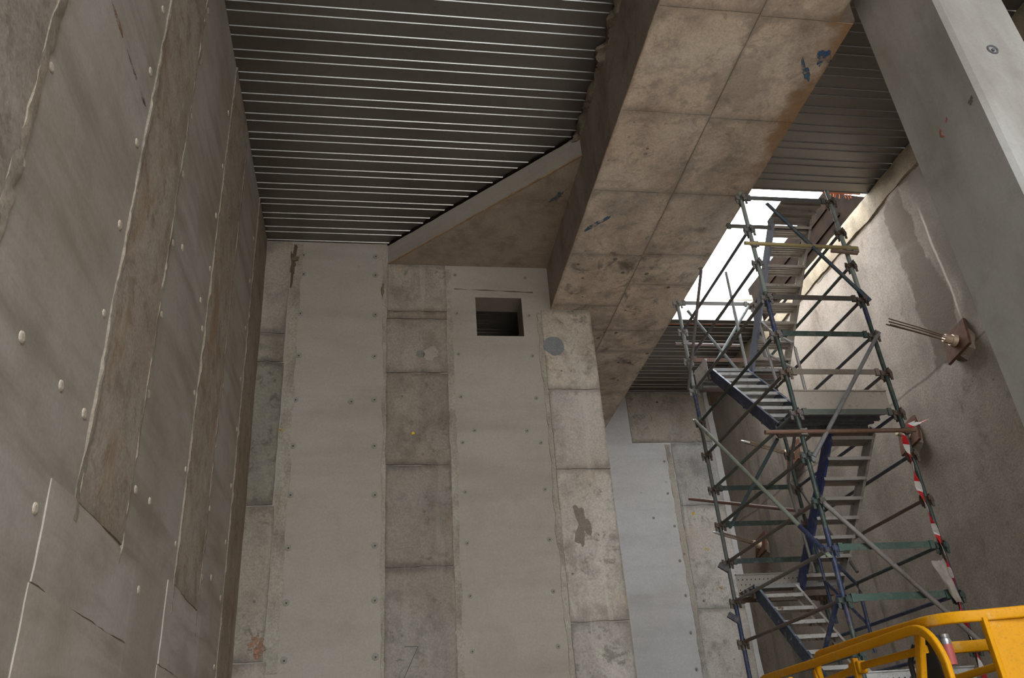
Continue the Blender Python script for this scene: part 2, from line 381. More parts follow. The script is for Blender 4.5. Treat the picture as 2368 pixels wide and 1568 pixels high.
def blob(name, c, nrm, rx, rz, color, parent, mat=None, jag=.35, n=26, h=.003, seed=1, rot=0.0):
    """thin irregular mark lying on a surface"""
    c = Vector(c); nrm = Vector(nrm).normalized()
    u = Vector((0,0,1)) if abs(nrm.z) < .9 else Vector((0,1,0)); u = (u-nrm*u.dot(nrm)).normalized(); r = u.cross(nrm)
    ca, sa = math.cos(rot), math.sin(rot); poly = []
    for i in range(n):
        a = 2*math.pi*i/n; k = 1+jag*(noise.noise(Vector((math.cos(a)*1.7, math.sin(a)*1.7, seed*3.3)))*1.6+.4*noise.noise(Vector((math.cos(a)*6, math.sin(a)*6, seed))))
        x, y = rx*math.cos(a)*k, rz*math.sin(a)*k
        poly.append(c+r*(x*ca-y*sa)+u*(x*sa+y*ca)-nrm*.004)
    return MB().prism(poly, nrm*(h+.004)).build(name, mat or MAT['faded'], parent, color)

# ------------------------------------------------------------------ the setting
struct(MB().box((-9, -26, -.4), (16, 17.5, 0)).build('floor', MAT['ground']))
struct(MB().box((-9, -24.6, 0), (16, -24, 3.0)).build('wall_rear_bounce', MAT['rightwall']))  # unseen; added to bounce light, kept low so rear sky enters

# roof deck: one ribbed sheet over the hall with the stair opening left out
OX0, OX1, OY0, OY1 = 4.70, 7.56, 9.15, 13.16
deck = MB()
Y0, Y1, X0, X1 = -4.6, YF+.05, -1.95, XR+.12
ribs = []
y = 10.862+.3455*16
while y > Y0:
    for d in (0.0, -.2135):
        if Y0 < y+d < Y1: ribs.append(y+d)
    y -= .3455
ribs.sort()
RH, RW = .0125, .014
def strip(xa, xb, ya, yb):
    ys = [ya]; zs = [ZC]
    for r in ribs:
        if ya < r and r+RW < yb:
            ys += [r-.0064, r, r+RW, r+RW+.004]; zs += [ZC, ZC-RH, ZC-RH, ZC]
    # shallow stiffening bead midway between the ribs
    ys.append(yb); zs.append(ZC)
    vs_ = [(x, yy, z) for yy, z in zip(ys, zs) for x in (xa, xb)]
    fs = [(2*i, 2*i+2, 2*i+3, 2*i+1) for i in range(len(ys)-1)]
    deck.add(vs_, fs)
strip(X0, OX0, Y0, Y1); strip(OX1, X1, Y0, Y1); strip(OX0, OX1, Y0, OY0); strip(OX0, OX1, OY1, Y1)
ceiling = struct(deck.build('ceiling', MAT['deck']))
slab = MB()
for a, b_ in (((X0, Y0), (OX0, Y1)), ((XR+.10, Y0), (XR+.9, Y1)), ((OX0, Y0), (OX1, OY0)), ((OX0, OY1), (OX1, Y1))):
    slab.box((a[0]-.25 if a[0] == X0 else a[0], a[1], ZC+.012), (b_[0], b_[1]+.3 if b_[1] == Y1 else b_[1], ZC+.22))
struct(slab.build('ceiling_slab', MAT['slab'], ceiling))

# left wall (slightly battered), smooth panels with rough infill strips
def LX(y, z): return -1.864-.0142*(y-10.9)-.013*(z-9.46)
def Lp(y, z): return (LX(y, z), y, z)
ya, yb_ = -14.0, 17.0
wl = MB().add([Lp(ya, 0), Lp(yb_, 0), Lp(yb_, 9.47), Lp(ya, 9.47), (-2.6, ya, 0), (-2.6, yb_, 0), (-2.6, yb_, 9.47), (-2.6, ya, 9.47)],
              [(0,3,2,1), (4,5,6,7), (0,1,5,4), (1,2,6,5), (2,3,7,6), (3,0,4,7)])
wall_left = struct(wl.build('wall_left', MAT['left']))
def Lq(y0, y1, z0, z1, dt=0.0):      # corners seen from the room: looking to -X, so left = smaller y ... right = larger y
    return [Lp(y0, z0), Lp(y1, z0), Lp(y1+dt, z1), Lp(y0+dt, z1)]
for i, (y0, y1, z0, tint) in enumerate(((1.6, 3.10, 0, (.92,.92,.92)), (4.70, 5.66, 3.17, (1.05,1.0,.95)), (7.30, 8.40, 3.28, (1.05,1.0,.95)), (9.78, 10.9, 0, (.86,.8,.72)))):
    panel('infill_strip', Lq(y0, y1, z0, 9.46, .06), MAT['brown'], wall_left, .012, .09, .012, .006, tint, seed=i)
for i, yy in enumerate((3.10, 4.70, 5.66, 7.30, 8.40, 9.78)):
    w = (.085, .06, .04, .035, .04, .03)[i]
    panel('joint_ridge', Lq(yy-w*.5, yy+w*.5, 0 if i in (0, 5) else 3.05, 9.46, .06), MAT['pale'], wall_left, .016, .05, w*.40, .014, (.80,.77,.72) if i < 3 else (.72,.68,.62), ns=7, seed=20+i, jit_sides=(0,1,0,1), jf=4.5)
for i, (y0, y1, z1) in enumerate(((4.28, 6.06, 3.16), (7.08, 8.62, 3.27))):
    panel('base_panel', Lq(y0, y1, 2.62, z1), MAT['left'], wall_left, .011, .09, .02, .003, (1.12, 1.12, 1.13), seed=40+i)
    panel('base_panel', Lq(y0-.02, y1, .0, 2.616), MAT['left'], wall_left, .010, .09, .006, .002, (1.12, 1.10, 1.08), seed=42+i)
# filled tie holes
def tie_mesh(kind):
    mb = MB()
    if kind == 'plug':
        mb.sweep_r([(0,0,-.004), (0,0,.006), (0,0,.011)], [.036, .034, .022], 16)
        return mb.build('tie_plug', MAT['pale'], None, (1.3, 1.26, 1.18))
    mb.sweep_r([(0,0,-.004), (0,0,.004)], [.047, .044], 20, 0)
    mb.sweep_r([(0,0,.002), (0,0,.006)], [.030, .028], 16, 1)
    mb.sweep_r([(.004,-.006,.003), (.004,-.006,.0075)], [.013, .012], 12, 2)
    return mb.build('tie_hole', [MAT['mark'], MAT['mark'], MAT['black']], None, (.25, .235, .20))
plug0 = tie_mesh('plug'); hole0 = tie_mesh('hole')
def place(o0, first, p, nrm, parent, rz=0, s=1.0):
    o = o0 if first else o0.copy()
    if not first: col.objects.link(o)
    o.parent = parent; o.location = p
    q = Vector(nrm).to_track_quat('Z', 'Y'); o.rotation_mode = 'QUATERNION'; o.rotation_quaternion = q; o.scale = (s, s, s)
    return o
zs_t = [2.97, 3.63, 4.31, 5.0, 5.72, 6.42, 7.12, 7.85, 8.6]
first = True
for yy in (3.22, 4.58, 5.78, 7.22, 8.48, 9.68):
    for z in zs_t:
        yj = yy+random.uniform(-.03, .03)
        if z < 3.2 and 4.3 < yy < 5.8: continue
        place(plug0, first, Lp(yj, z+random.uniform(-.04, .04)), (1, .0142, .013), wall_left, s=random.uniform(.75, 1.05)); first = False
for yy, z in ((4.16, 3.62), (6.10, 5.9), (6.20, 3.65), (6.24, 3.01), (7.0, 5.92), (8.98, 3.73), (3.6, 3.6), (4.16, 2.95)):
    place(plug0, False, Lp(yy, z), (1, .0142, .013), wall_left, s=.9)
blob('rust_stain', Lp(3.84, 6.08), (1, 0, 0), .14, .02, (.30, .12, .06), wall_left, seed=3)
blob('rust_stain', Lp(4.30, 6.08), (1, 0, 0), .30, .012, (.17, .15, .11), wall_left, seed=4)

# back wall with a square opening
HX0, HX1, HZ0, HZ1 = 1.43, 2.175, 7.775, 8.48
wb = MB()
TB = .43; WX0, WX1 = -2.0, 3.285
for a, b_ in (((WX0, 0), (HX0, ZC)), ((HX1, 0), (WX1, ZC)), ((HX0, 0), (HX1, HZ0)), ((HX0, HZ1), (HX1, ZC))):
    wb.box((a[0], YB, a[1]), (b_[0], YB+TB, b_[1]))
wall_back = struct(wb.build('wall_back', MAT['smooth']))
def Bq(x0, x1, z0, z1, dx=0.0): return [(x0+dx, YB, z0), (x1+dx, YB, z0), (x1, YB, z1), (x0, YB, z1)]
G = [  # x0, x1, z0, z1, tint
    (-1.90, -1.47, 7.77, 9.45, (.98, .97, .95)), (-1.90, -1.46, 7.29, 7.755, (.85, .84, .80)), (-1.86, -1.45, 5.12, 7.275, (.72, .73, .68)), (-1.86, -1.42, 3.15, 5.105, (.95, .93, .88)), (-1.84, -1.38, 0, 3.13, (1.05, 1.0, .95)),
    (.035, .965, 8.19, 9.06, (1.02, .98, .93)), (.035, .965, 8.06, 8.18, (.9, .83, .74)), (.035, .955, 7.125, 8.045, (.98, .95, .90)), (.04, .955, 5.665, 7.11, (.84, .80, .74)), (.045, .96, 4.238, 5.655, (.80, .79, .77)), (.05, .965, 0, 4.228, (.83, .82, .80)),
    (2.475, 3.285, 6.85, 8.25, (1.32, 1.29, 1.22)), (2.48, 3.28, 5.57, 6.835, (1.28, 1.27, 1.28)), (2.475, 3.275, 3.45, 5.558, (1.46, 1.45, 1.45)), (2.475, 3.27, 0, 3.435, (1.33, 1.34, 1.36)),  # pier strip: skylight brightness put into these tints
]
for i, (x0, x1, z0, z1, t) in enumerate(G):
    panel('infill_panel', Bq(x0, x1, z0, z1), MAT['rough'], wall_back, .022, .07, .012, .006, t, seed=60+i)
for i, (x0, x1, z0, z1) in enumerate(((-1.46, -1.30, 3.0, 9.42), (-.03, .028, 0, 9.4), (.965, 1.06, 0, 9.0), (2.40, 2.47, 0, 8.2))):
    dx = (.06, .05, -.02, 0)[i]
    panel('joint_seam', Bq(x0, x1, z0, z1, dx), MAT['pale'], wall_back, .014, .045, .028, .012, (.88, .87, .84), ns=5, seed=90+i, jit_sides=(0,1,0,1), jf=3.5)
ties = [(-1.28, 9.21), (-.15, 9.22), (-1.26, 8.85), (-.15, 8.86), (-1.27, 8.13), (-.14, 8.13), (-1.25, 7.4), (-.14, 7.4), (-1.25, 6.68), (-.13, 6.68), (-1.24, 5.97), (-.12, 5.96), (-.46, 6.65), (1.12, 8.9), (2.27, 8.88), (1.13, 8.18), (2.28, 8.16), (1.13, 7.45), (2.28, 7.43), (1.14, 6.73), (2.28, 6.71), (1.32, 6.19), (2.1, 6.18), (1.14, 6.0), (2.29, 5.99), (-1.23, 5.26), (-.1, 5.24), (-1.21, 4.54), (-.09, 4.54), (-1.19, 3.84), (-.08, 3.83), (-1.17, 3.15), (-.06, 3.14), (1.15, 5.26), (2.29, 5.28), (1.15, 4.54), (2.29, 4.56), (1.16, 3.84), (2.28, 3.86), (1.16, 3.15), (2.28, 3.16)]
first = True
for x, z in ties:
    place(hole0, first, (x, YB, z), (0, -1, 0), wall_back, s=1.0 if x < .5 else .72); first = False
blob('core_patch', (2.63, YB-.024, 7.60), (0, -1, 0), .165, .165, (.20, .205, .205), wall_back, MAT['mark'], jag=.06, seed=5)
blob('core_patch', (.545, YB-.024, 7.43), (0, -1, 0), .065, .065, (.20, .19, .165), wall_back, MAT['mark'], jag=.05, seed=6)
blob('core_patch', (.70, YB-.024, 7.44), (0, -1, 0), .115, .105, (.34, .30, .25), wall_back, MAT['mark'], jag=.25, seed=7)
blob('spalled_patch', (2.78, YB-.024, 4.72), (0, -1, 0), .10, .27, (.20, .17, .135), wall_back, MAT['mark'], jag=.7, seed=12)
blob('paint_mark', (.43, YB-.025, 6.13), (0, -1, 0), .022, .03, (.75, .5, .02), wall_back, jag=.3, seed=8)
blob('paint_mark', (-1.42, YB-.022, 6.2), (0, -1, 0), .04, .016, (.6, .38, .03), wall_back, jag=.6, seed=9)
blob('rust_stain', (-1.52, YB-.026, 3.33), (0, -1, 0), .09, .13, (.32, .17, .10), wall_back, jag=.6, seed=10)
blob('mortar_patch', (-1.42, YB-.022, 9.0), (0, -1, 0), .05, .28, (.26, .235, .19), wall_back, MAT['pale'], jag=.6, seed=11)
blob('mortar_patch', (-1.40, YB-.024, 9.12), (0, -1, 0), .05, .045, (.4, .35, .25), wall_back, MAT['pale'], jag=.5, seed=14)
blob('mortar_patch', (-.03, YB-.03, 8.55), (0, -1, 0), .025, .13, (.45, .40, .30), wall_back, MAT['pale'], jag=.5, seed=15)
ck = MB()      # hairline cracks that meet like a seven
for p, q in (((.30, 3.24), (.47, 3.235)), ((.47, 3.235), (.29, 2.86))):
    ck.bar((p[0], YB-.026, p[1]), (q[0], YB-.026, q[1]), .006, .005, (0, 1, 0))
ck.build('hairline_crack', MAT['black'], wall_back)
panel('lintel_crack', [(1.10, YB, 8.62), (2.38, YB, 8.585), (2.38, YB, 8.60), (1.10, YB, 8.632)], MAT['rough'], wall_back, .008, .03, .012, .006, (.6, .58, .54), ns=8, seed=99)

# far wall of the alcove behind the opening
wall_far = struct(MB().box((-2.0, YF, 0), (XR+.3, YF+.4, ZC)).build('wall_far', MAT['smooth'], None, (1.36, 1.45, 1.62)))  # bluish skylight put into the wall tint
def Fq(x0, x1, z0, z1): return [(x0, YF, z0), (x1, YF, z0), (x1, YF, z1), (x0, YF, z1)]
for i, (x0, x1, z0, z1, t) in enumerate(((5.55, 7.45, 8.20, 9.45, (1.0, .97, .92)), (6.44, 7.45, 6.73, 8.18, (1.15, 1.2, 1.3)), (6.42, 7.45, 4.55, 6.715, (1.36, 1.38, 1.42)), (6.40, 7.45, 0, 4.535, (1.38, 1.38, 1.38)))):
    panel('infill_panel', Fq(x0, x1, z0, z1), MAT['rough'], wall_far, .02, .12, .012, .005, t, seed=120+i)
panel('joint_seam', Fq(6.30, 6.42, 0, 8.15), MAT['pale'], wall_far, .012, .06, .03, .012, (.95, .94, .92), seed=130, jit_sides=(0,1,0,1))
for x, z in ((6.23, 7.75), (6.19, 7.01), (5.78, 6.47), (6.22, 6.28), (6.33, 5.68), (6.21, 5.54), (6.21, 4.83), (6.19, 4.1), (6.18, 3.41)):
    place(hole0, False, (x, YF-.012, z), (0, -1, 0), wall_far, s=.62)
for i, (x, z) in enumerate(((6.68, 6.55), (6.85, 5.75), (7.0, 4.95))):
    blob('paint_mark', (x, YF-.026, z), (0, -1, 0), .035, .035, (.7, .42, .03), wall_far, jag=.6, seed=30+i)

# right wall: sprayed concrete with a coping under the deck
mbw = MB(); res = .16
ys = [i*res for i in range(int(-14/res), int(17/res)+1)]; zs = [i*res for i in range(0, int(9.1/res)+1)]+[9.12]
iw = {}
for j, z in enumerate(zs):
    for i, y in enumerate(ys):
        p = Vector((0, y, z)); h = .022*noise.noise(p*1.3)+.012*noise.noise(p*3.7)
        h += .03*max(0, min(1, (z-6.25+.12*noise.noise(p*2.0))/.06)) * -1 + .0
        iw[i, j] = len(mbw.v); mbw.v.append((XR-h-.015, y, z))
for j in range(len(zs)-1):
    for i in range(len(ys)-1):
        mbw.f.append((iw[i, j], iw[i, j+1], iw[i+1, j+1], iw[i+1, j]))
mbw.mi = [0]*len(mbw.f)
mbw.box((XR+.12, -14, 0), (XR+.8, 17, 9.40))
wall_right = struct(mbw.build('wall_right', MAT['rightwall'], smooth_=True))
cop = panel('trim_1', [(XR+.02, 17, 9.10), (XR+.02, 4.0, 9.10), (XR+.02, 4.0, 9.46), (XR+.02, 17, 9.46)], MAT['coping'], None, .055, .07, .035, .02, (1, 1, 1), ns=2.5, seed=200, jit_sides=(1,0,0,0), jf=2.0)
struct(cop)
panel('coping_crack', [(XR+.02, 15, 9.06), (XR+.02, 5, 9.06), (XR+.02, 5, 9.11), (XR+.02, 15, 9.11)], MAT['brown'], cop, .010, .05, .035, .008, (.5, .47, .42), seed=201, jf=3)

# ------------------------------------------------------------------ big beam, corner slab, column
beam = thing('concrete_beam', 'massive stained concrete beam under the ribbed deck, running from the column over the wall end', 'beam', (3.7, 8, ZB))
bp = [(2.645, 3.9), (4.60, 3.9), (4.60, 4.90), (4.765, 5.09), (4.765, YF), (2.645, YF)]
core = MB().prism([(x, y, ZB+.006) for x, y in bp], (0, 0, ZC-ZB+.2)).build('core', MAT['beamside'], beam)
yj = [3.9, 5.09, 6.51, 7.92, 9.34, 10.75, 11.53, 12.9, YF]
yk = [3.9, 5.12, 6.55, 7.92, 9.30, 10.10, 11.53, 12.27, YF]
k = 0
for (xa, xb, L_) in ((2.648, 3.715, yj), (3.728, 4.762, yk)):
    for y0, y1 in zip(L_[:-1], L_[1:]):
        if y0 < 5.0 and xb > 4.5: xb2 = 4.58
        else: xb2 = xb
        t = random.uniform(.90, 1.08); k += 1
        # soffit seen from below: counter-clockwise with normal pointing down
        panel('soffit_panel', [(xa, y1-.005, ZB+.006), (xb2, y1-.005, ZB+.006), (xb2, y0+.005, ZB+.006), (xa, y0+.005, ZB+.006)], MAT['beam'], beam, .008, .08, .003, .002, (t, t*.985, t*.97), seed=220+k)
panel('edge_fin', [(2.645, 16.0, ZB-.002), (2.645, 3.9, ZB-.002), (2.645, 3.9, ZB+.018), (2.645, 16.0, ZB+.018)], MAT['beam'], beam, .006, .04, .008, .005, (1.15, 1.05, .95), seed=250)
# blue crayon strokes
blob('blue_mark', (4.66, 5.58, ZB-.004), (0, 0, -1), .075, .12, (.05, .14, .30), beam, jag=.6, seed=41, rot=.5)
blob('blue_mark', (4.56, 5.80, ZB-.004), (0, 0, -1), .04, .17, (.08, .17, .27), beam, jag=.6, seed=42, rot=.6)
blob('blue_mark', (2.87, 8.60, ZB-.004), (0, 0, -1), .035, .22, (.08, .16, .27), beam, jag=.5, seed=43, rot=-.7)
packing = MB().box((4.602, 4.2, 8.6), (4.79, 5.06, ZC)).build('packing_board', MAT['timber'], beam)

haunch = thing('corner_slab', 'triangular concrete corner slab filling the angle between back wall and beam', 'slab', (1.8, 10, 9.075))
MB().prism([(.052, YB, 9.075), (2.645, YB, 9.075), (2.645, 8.17, 9.075)], (0, 0, .40)).build('core', MAT['beamside'], haunch, (1.15, 1.12, 1.05))
d0, d1 = Vector((.052, YB, 9.075)), Vector((2.645, 8.17, 9.075)); dz = Vector((0, 0, .36))
panel('edge_face', [d0, d1, d1+dz, d0+dz], MAT['smooth'], haunch, .008, .08, .003, .003, (1.0, .98, .97), seed=260)
panel('edge_fin', [d0-Vector((0,0,.004)), d1-Vector((0,0,.004)), d1+Vector((0,0,.02)), d0+Vector((0,0,.02))], MAT['brown'], haunch, .02, .05, .008, .006, (1.3, 1.05, .8), seed=261)
blob('blue_mark', (2.50, 9.0, 9.073), (0, 0, -1), .05, .13, (.10, .16, .20), haunch, jag=.8, seed=44, rot=-.5)
panel('timber_packer', [d0+dz+Vector((.0, -.0, -.0)), d1+dz, d1+dz+Vector((0, 0, .05)), d0+dz+Vector((0, 0, .05))], MAT['timber'], haunch, .03, .05, .012, .025, (1, 1, 1), ns=6, seed=262)
# ragged mortar where the deck ends on the beam
panel('mortar_seam', [(2.645, 13.0, ZC-.09), (2.645, 4.0, ZC-.09), (2.645, 4.0, ZC+.01), (2.645, 13.0, ZC+.01)], MAT['pale'], beam, .06, .035, .06, .09, (.62, .58, .53), ns=6, seed=263, jit_sides=(1,0,0,0), jf=4)

column = thing('concrete_column', 'smooth square concrete column with a chamfered edge, nearest thing on the right', 'column', (5.16, 4.6, 0))
cx0, cx1, cy0, cy1, ch = 4.796, 5.515, 4.18, 5.055, .035
MB().prism([(cx0, cy1, 0), (cx0, cy0+ch, 0), (cx0+ch, cy0, 0), (cx1-ch, cy0, 0), (cx1, cy0+ch, 0), (cx1, cy1, 0)], (0, 0, ZC+.1)).build('shaft', MAT['column'], column)
so = MB()
pts = circ(.045, 20)
so.sweep([(5.122+x, cy0-.001, 6.852+z) for x, z in pts]+[(5.122+pts[0][0], cy0-.001, 6.852+pts[0][1])], circ(.010, 6), (0, 1, 0), caps=False)
so.sweep_r([(5.122, cy0+.002, 6.845), (5.122, cy0-.012, 6.845)], [.017, .015], 12)
so.build('lifting_socket', MAT['mark'], column, (.13, .13, .14), smooth_=True)
blob('chip', (cx0+.0, 4.291, 6.33), (-1, 0, 0), .03, .022, (.16, .15, .13), column, MAT['mark'], jag=.7, seed=50, rot=.6)
for i, (yy, zz) in enumerate(((4.58, 6.41), (4.69, 6.37), (4.685, 6.315))):
    blob('crayon_mark', (cx0, yy, zz), (-1, 0, 0), .010, .022, (.40, .14, .11), column, MAT['mark'], jag=.8, seed=51+i, rot=.6*(i-1))

# ------------------------------------------------------------------ hoarding round the stair opening
hd = MB().prism([(XR+.05, 9.2, ZC-.05), (XR+.05, 10.25, ZC+.95), (XR+.05, 13.6, ZC+1.05), (XR+.05, 13.6, ZC-.05)], (.03, 0, 0))
hr = thing('timber_hoarding', 'timber boarding, backlit shade put into its dark colour, standing on the right wall beside the stair opening', 'boarding', (XR+.1, 11, ZC))
hd.build('board', MAT['timber'], hr)
for i, z in enumerate((.28, .62)):
    MB().bar((XR+.035, 9.8+z*.8, ZC+z), (XR+.035, 13.5, ZC+z), .03, .05).build('batten', MAT['timber'], hr)
fh = thing('plywood_hoarding', 'plywood boarding, sky glare put into its near-white colour, closing the far side of the stair opening', 'boarding', (6, 13.3, ZC))
MB().box((4.7, 13.36, ZC+.0), (7.55, 13.39, ZC+.75)).build('board', MAT['ply'], fh)
for z in (.30, .62): MB().box((4.72, 13.32, ZC+z), (7.53, 13.36, ZC+z+.05)).build('batten', MAT['ply'], fh)
ms = MB()
for i in range(16):
    a = 5.0+i*.105
    ms.sweep_r([(a, 13.30, ZC+.045), (a, 13.315, ZC+.045)], [.038, .038], 14)
ms.bar((4.9, 13.32, ZC+.005), (6.75, 13.32, ZC+.005), .02, .02); ms.bar((4.9, 13.32, ZC+.095), (6.75, 13.32, ZC+.095), .02, .014)
tag(ms.build('perforated_strip', MAT['orange']), 'orange perforated strip along the far edge of the stair opening', 'edging')
om = MB()
for i in range(9):
    x = 6.9+i*.05
    om.bar((x, 9.16, ZC+.02), (x+random.uniform(-.04, .05), 9.20, ZC-.05-random.uniform(0, .05)), .012, .008)
om.bar((6.8, 9.17, ZC-.005), (7.45, 9.17, ZC-.0), .012, .02)
tag(om.build('barrier_mesh_scrap', MAT['orange']), 'scrap of orange barrier mesh on the near edge of the opening, above the scaffold top', 'mesh')

# ------------------------------------------------------------------ scaffold stair tower
XA, XC_, YN, YR = 4.475, 5.705, 7.60, 10.15
Z = lambda n: .4975*n
TEAL, NAVY, RUST, GALV, GREY, BROWN, PALE = (.03, .052, .045), (.022, .035, .085), (.095, .068, .05), (.30, .29, .27), (.19, .18, .165), (.12, .08, .06), (.28, .31, .24)
tower = thing('scaffold_tower', 'tall rusty scaffold stair tower with teal and navy tubes by the right wall', 'scaffold', (5.09, 8.87, 0))
def vpress(x, y, n, std, color):
    z = Z(n); mb = MB()
    mb.sweep_r([(x, y, z-.035), (x, y, z+.03)], [.037, .037], 10)
    for dx, dy in ((1, 0), (-1, 0), (0, 1), (0, -1)):
        a = Vector((x+dx*.03, y+dy*.03, z)); b_ = Vector((x+dx*.072, y+dy*.072, z))
        mb.bar(a, b_, .042, .045)
        mb.bar(b_-Vector((dx*.012, dy*.012, .075)), b_-Vector((dx*.012, dy*.012, -.045)), .012, .03, (dx, dy, 0))
    mb.build('wedge_coupler', MAT['paint'], std, color)
def standard(x, y, top, segs):
    mb = MB(); mb.tube((x, y, .06), (x, y, top), .0255, 14)
    mb.box((x-.07, y-.07, 0), (x+.07, y+.07, .012)); mb.tube((x, y, .0), (x, y, .1), .019, 10)
    s = mb.build('standard', MAT['paint'], tower, segs[0][2], smooth_=True)
    for z0, z1, c in segs[1:]:
        MB().tube((x, y, z0), (x, y, z1), .0272, 14).build('tube_sleeve', MAT['paint'], s, c, smooth_=True)
    return s
sB = standard(XA, YN, 8.05, [(0, 0, TEAL), (6.0, 6.46, NAVY), (2.75, 3.7, NAVY), (6.55, 8.05, (.20, .23, .21))])
sC = standard(XC_, YN, 8.16, [(0, 0, TEAL), (6.55, 8.16, (.27, .31, .29)), (6.15, 6.35, NAVY), (2.9, 3.3, NAVY)])
sA = standard(XA, YR, 8.0, [(0, 0, (.10, .11, .10)), (6.55, 8.0, (.30, .33, .31)), (6.05, 6.4, NAVY), (3.0, 3.45, NAVY), (2.45, 2.9, NAVY)])
sD = standard(XC_, YR, 8.0, [(0, 0, (.04, .07, .06)), (6.6, 8.0, GREY)])
for n in range(2, 17):
    c = random.choice([RUST, BROWN, (.12, .10, .09)]); c2 = NAVY if n == 7 else (TEAL if n < 10 and n > 4 else c)
    vpress(XA, YN, n, sB, c2 if n < 12 else (.14, .13, .12)); vpress(XC_, YN, n, sC, RUST if n > 7 else TEAL)
    vpress(XA, YR, n, sA, GALV if n > 12 else RUST); vpress(XC_, YR, n, sD, BROWN)
def ang(name, p, q, color, w=.05, h=.065, mat='paint'):      # angle-section ledger with end hooks
    p, q = Vector(p), Vector(q); mb = MB()
    mb.bar(p+Vector((0, 0, -.0)), q, .006, h)
    d = (q-p).normalized(); side = Vector((-d.y, d.x, 0)); side = side if side.y >= 0 else -side
    mb.bar(p+side*w*.5+Vector((0, 0, h*.5)), q+side*w*.5+Vector((0, 0, h*.5)), w, .006)
    mb.bar(p, p+d*.05, .03, h+.02); mb.bar(q-d*.05, q, .03, h+.02)
    return mb.build(name, MAT[mat], tower, color)
def tub(name, p, q, color, r=.021, flat=False, mat='paint'):
    p, q = Vector(p), Vector(q); d = (q-p).normalized(); mb = MB(); mb.tube(p, q, r, 12)
    if flat:
        mb.bar(p-d*.05, p+d*.08, .05, .012, (0, 1, 0)); mb.bar(q-d*.08, q+d*.05, .05, .012, (0, 1, 0))
    return mb.build(name, MAT[mat], tower, color, smooth_=True)
# side ledgers (tubes) between near and far standards
LC = {2: TEAL, 3: TEAL, 4: TEAL, 5: (.06, .09, .10), 6: BROWN, 7: (.16, .15, .13), 8: (.14, .11, .09), 9: (.07, .075, .06), 10: (.09, .12, .10), 11: (.10, .085, .07), 12: TEAL, 13: (.13, .12, .11), 14: (.12, .115, .12), 15: (.12, .12, .13)}
for n, c in LC.items():
    tub('side_ledger', (XA, YN+.09, Z(n)+.01), (XA, YR-.09, Z(n)+.01), c)
RCx = {3: NAVY, 4: TEAL, 5: NAVY, 6: NAVY, 7: TEAL, 8: (.13, .08, .06), 9: (.05, .055, .07), 10: (.06, .07, .11), 11: (.18, .15, .13), 12: (.13, .14, .15), 13: (.10, .09, .08), 14: (.09, .12, .10), 15: (.10, .10, .10)}
for n, c in RCx.items():
    tub('side_ledger', (XC_, YN+.09, Z(n)+.01), (XC_, YR-.09, Z(n)+.01), c)
# front ledgers and back transoms
for n, c in ((13, (.07, .055, .05)), (12, TEAL), (11, (.20, .165, .13)), (10, (.09, .10, .085)), (7, (.06, .11, .09)), (6, (.06, .11, .09)), (4, GREY), (16, (.12, .12, .12))):
    ang('front_ledger', (XA+.08, YN, Z(n)+.02), (XC_-.08, YN, Z(n)+.02), c)
for n, c in ((16, GREY), (14, (.20, .11, .08)), (13, (.15, .10, .08)), (10, TEAL), (9, TEAL), (8, TEAL), (7, BROWN), (5, TEAL)):
    ang('back_transom', (XA+.08, YR, Z(n)+.02), (XC_-.08, YR, Z(n)+.02), c)
for n, c in ((16, GREY), (13, BROWN), (10, BROWN), (7, BROWN), (4, BROWN)):
    yy = 8.14 if n in (16, 10, 4) else 9.64
    ang('landing_transom', (XA+.02, yy, Z(n)-.02), (XC_-.02, yy, Z(n)-.02), c)
# loose tubes and braces clamped on
yf = YN-.055; xl = XA-.055
def clamp(p, parent, color=GREY):
    x, y, z = p; mb = MB(); mb.box((x-.035, y-.03, z-.035), (x+.035, y+.03, z+.035)); mb.sweep_r([(x+.05, y, z-.03), (x+.05, y, z+.05)], [.012, .012], 8); mb.bar((x-.055, y, z), (x+.06, y, z), .03, .02)
    mb.build('clamp', MAT['paint'], parent, color)
b1 = tub('face_brace', (4.80, yf, 7.82), (5.735, yf, 6.46), (.05, .075, .095), .024, True)
b1b = MB().bar((5.66, yf, 6.57), (5.76, yf, 6.42), .06, .03, (0, 1, 0)).build('brace_end', MAT['paint'], b1, NAVY)
b2 = tub('face_brace', (5.72, yf, 5.96), (4.515, yf, 4.45), (.20, .195, .20), .024, True)
b3 = tub('face_brace', (4.50, yf, 3.94), (5.90, yf, 2.36), (.23, .21, .195), .025, True)
b4 = tub('face_brace', (xl, 10.19, 6.02), (xl, 7.59, 3.43), PALE, .0245, True)
MB().tube((xl, 8.0, 3.84), (xl, 7.60, 3.44), .0255, 12).build('brace_end', MAT['paint'], b4, NAVY, smooth_=True)
b5 = tub('inner_brace', (4.62, 8.40, 5.0), (4.56, 10.05, 4.42), (.10, .16, .19), .022)
b6 = tub('face_brace', (xl, 7.62, 3.0), (xl, 8.15, 2.56), NAVY, .0245, True)
b7 = tub('inner_brace', (5.70, 10.05, 4.9), (5.68, 9.2, 3.6), (.10, .09, .085), .02)
tub('face_brace', (xl, 9.0, 7.82), (xl, 10.22, 6.53), (.14, .12, .115), .022)
tub('inner_brace', (4.52, 10.05, 6.45), (5.60, 10.08, 7.9), (.28, .33, .33), .021)
tub('inner_brace', (4.55, 10.0, 7.75), (5.25, 10.0, 6.55), (.24, .27, .27), .021)
t1 = tub('tie_tube', (4.03, yf, 4.735), (5.80, yf, 4.75), (.16, .085, .055), .0245); clamp((XA, yf+.02, 4.738), t1); clamp((XC_, yf+.02, 4.75), t1, RUST)
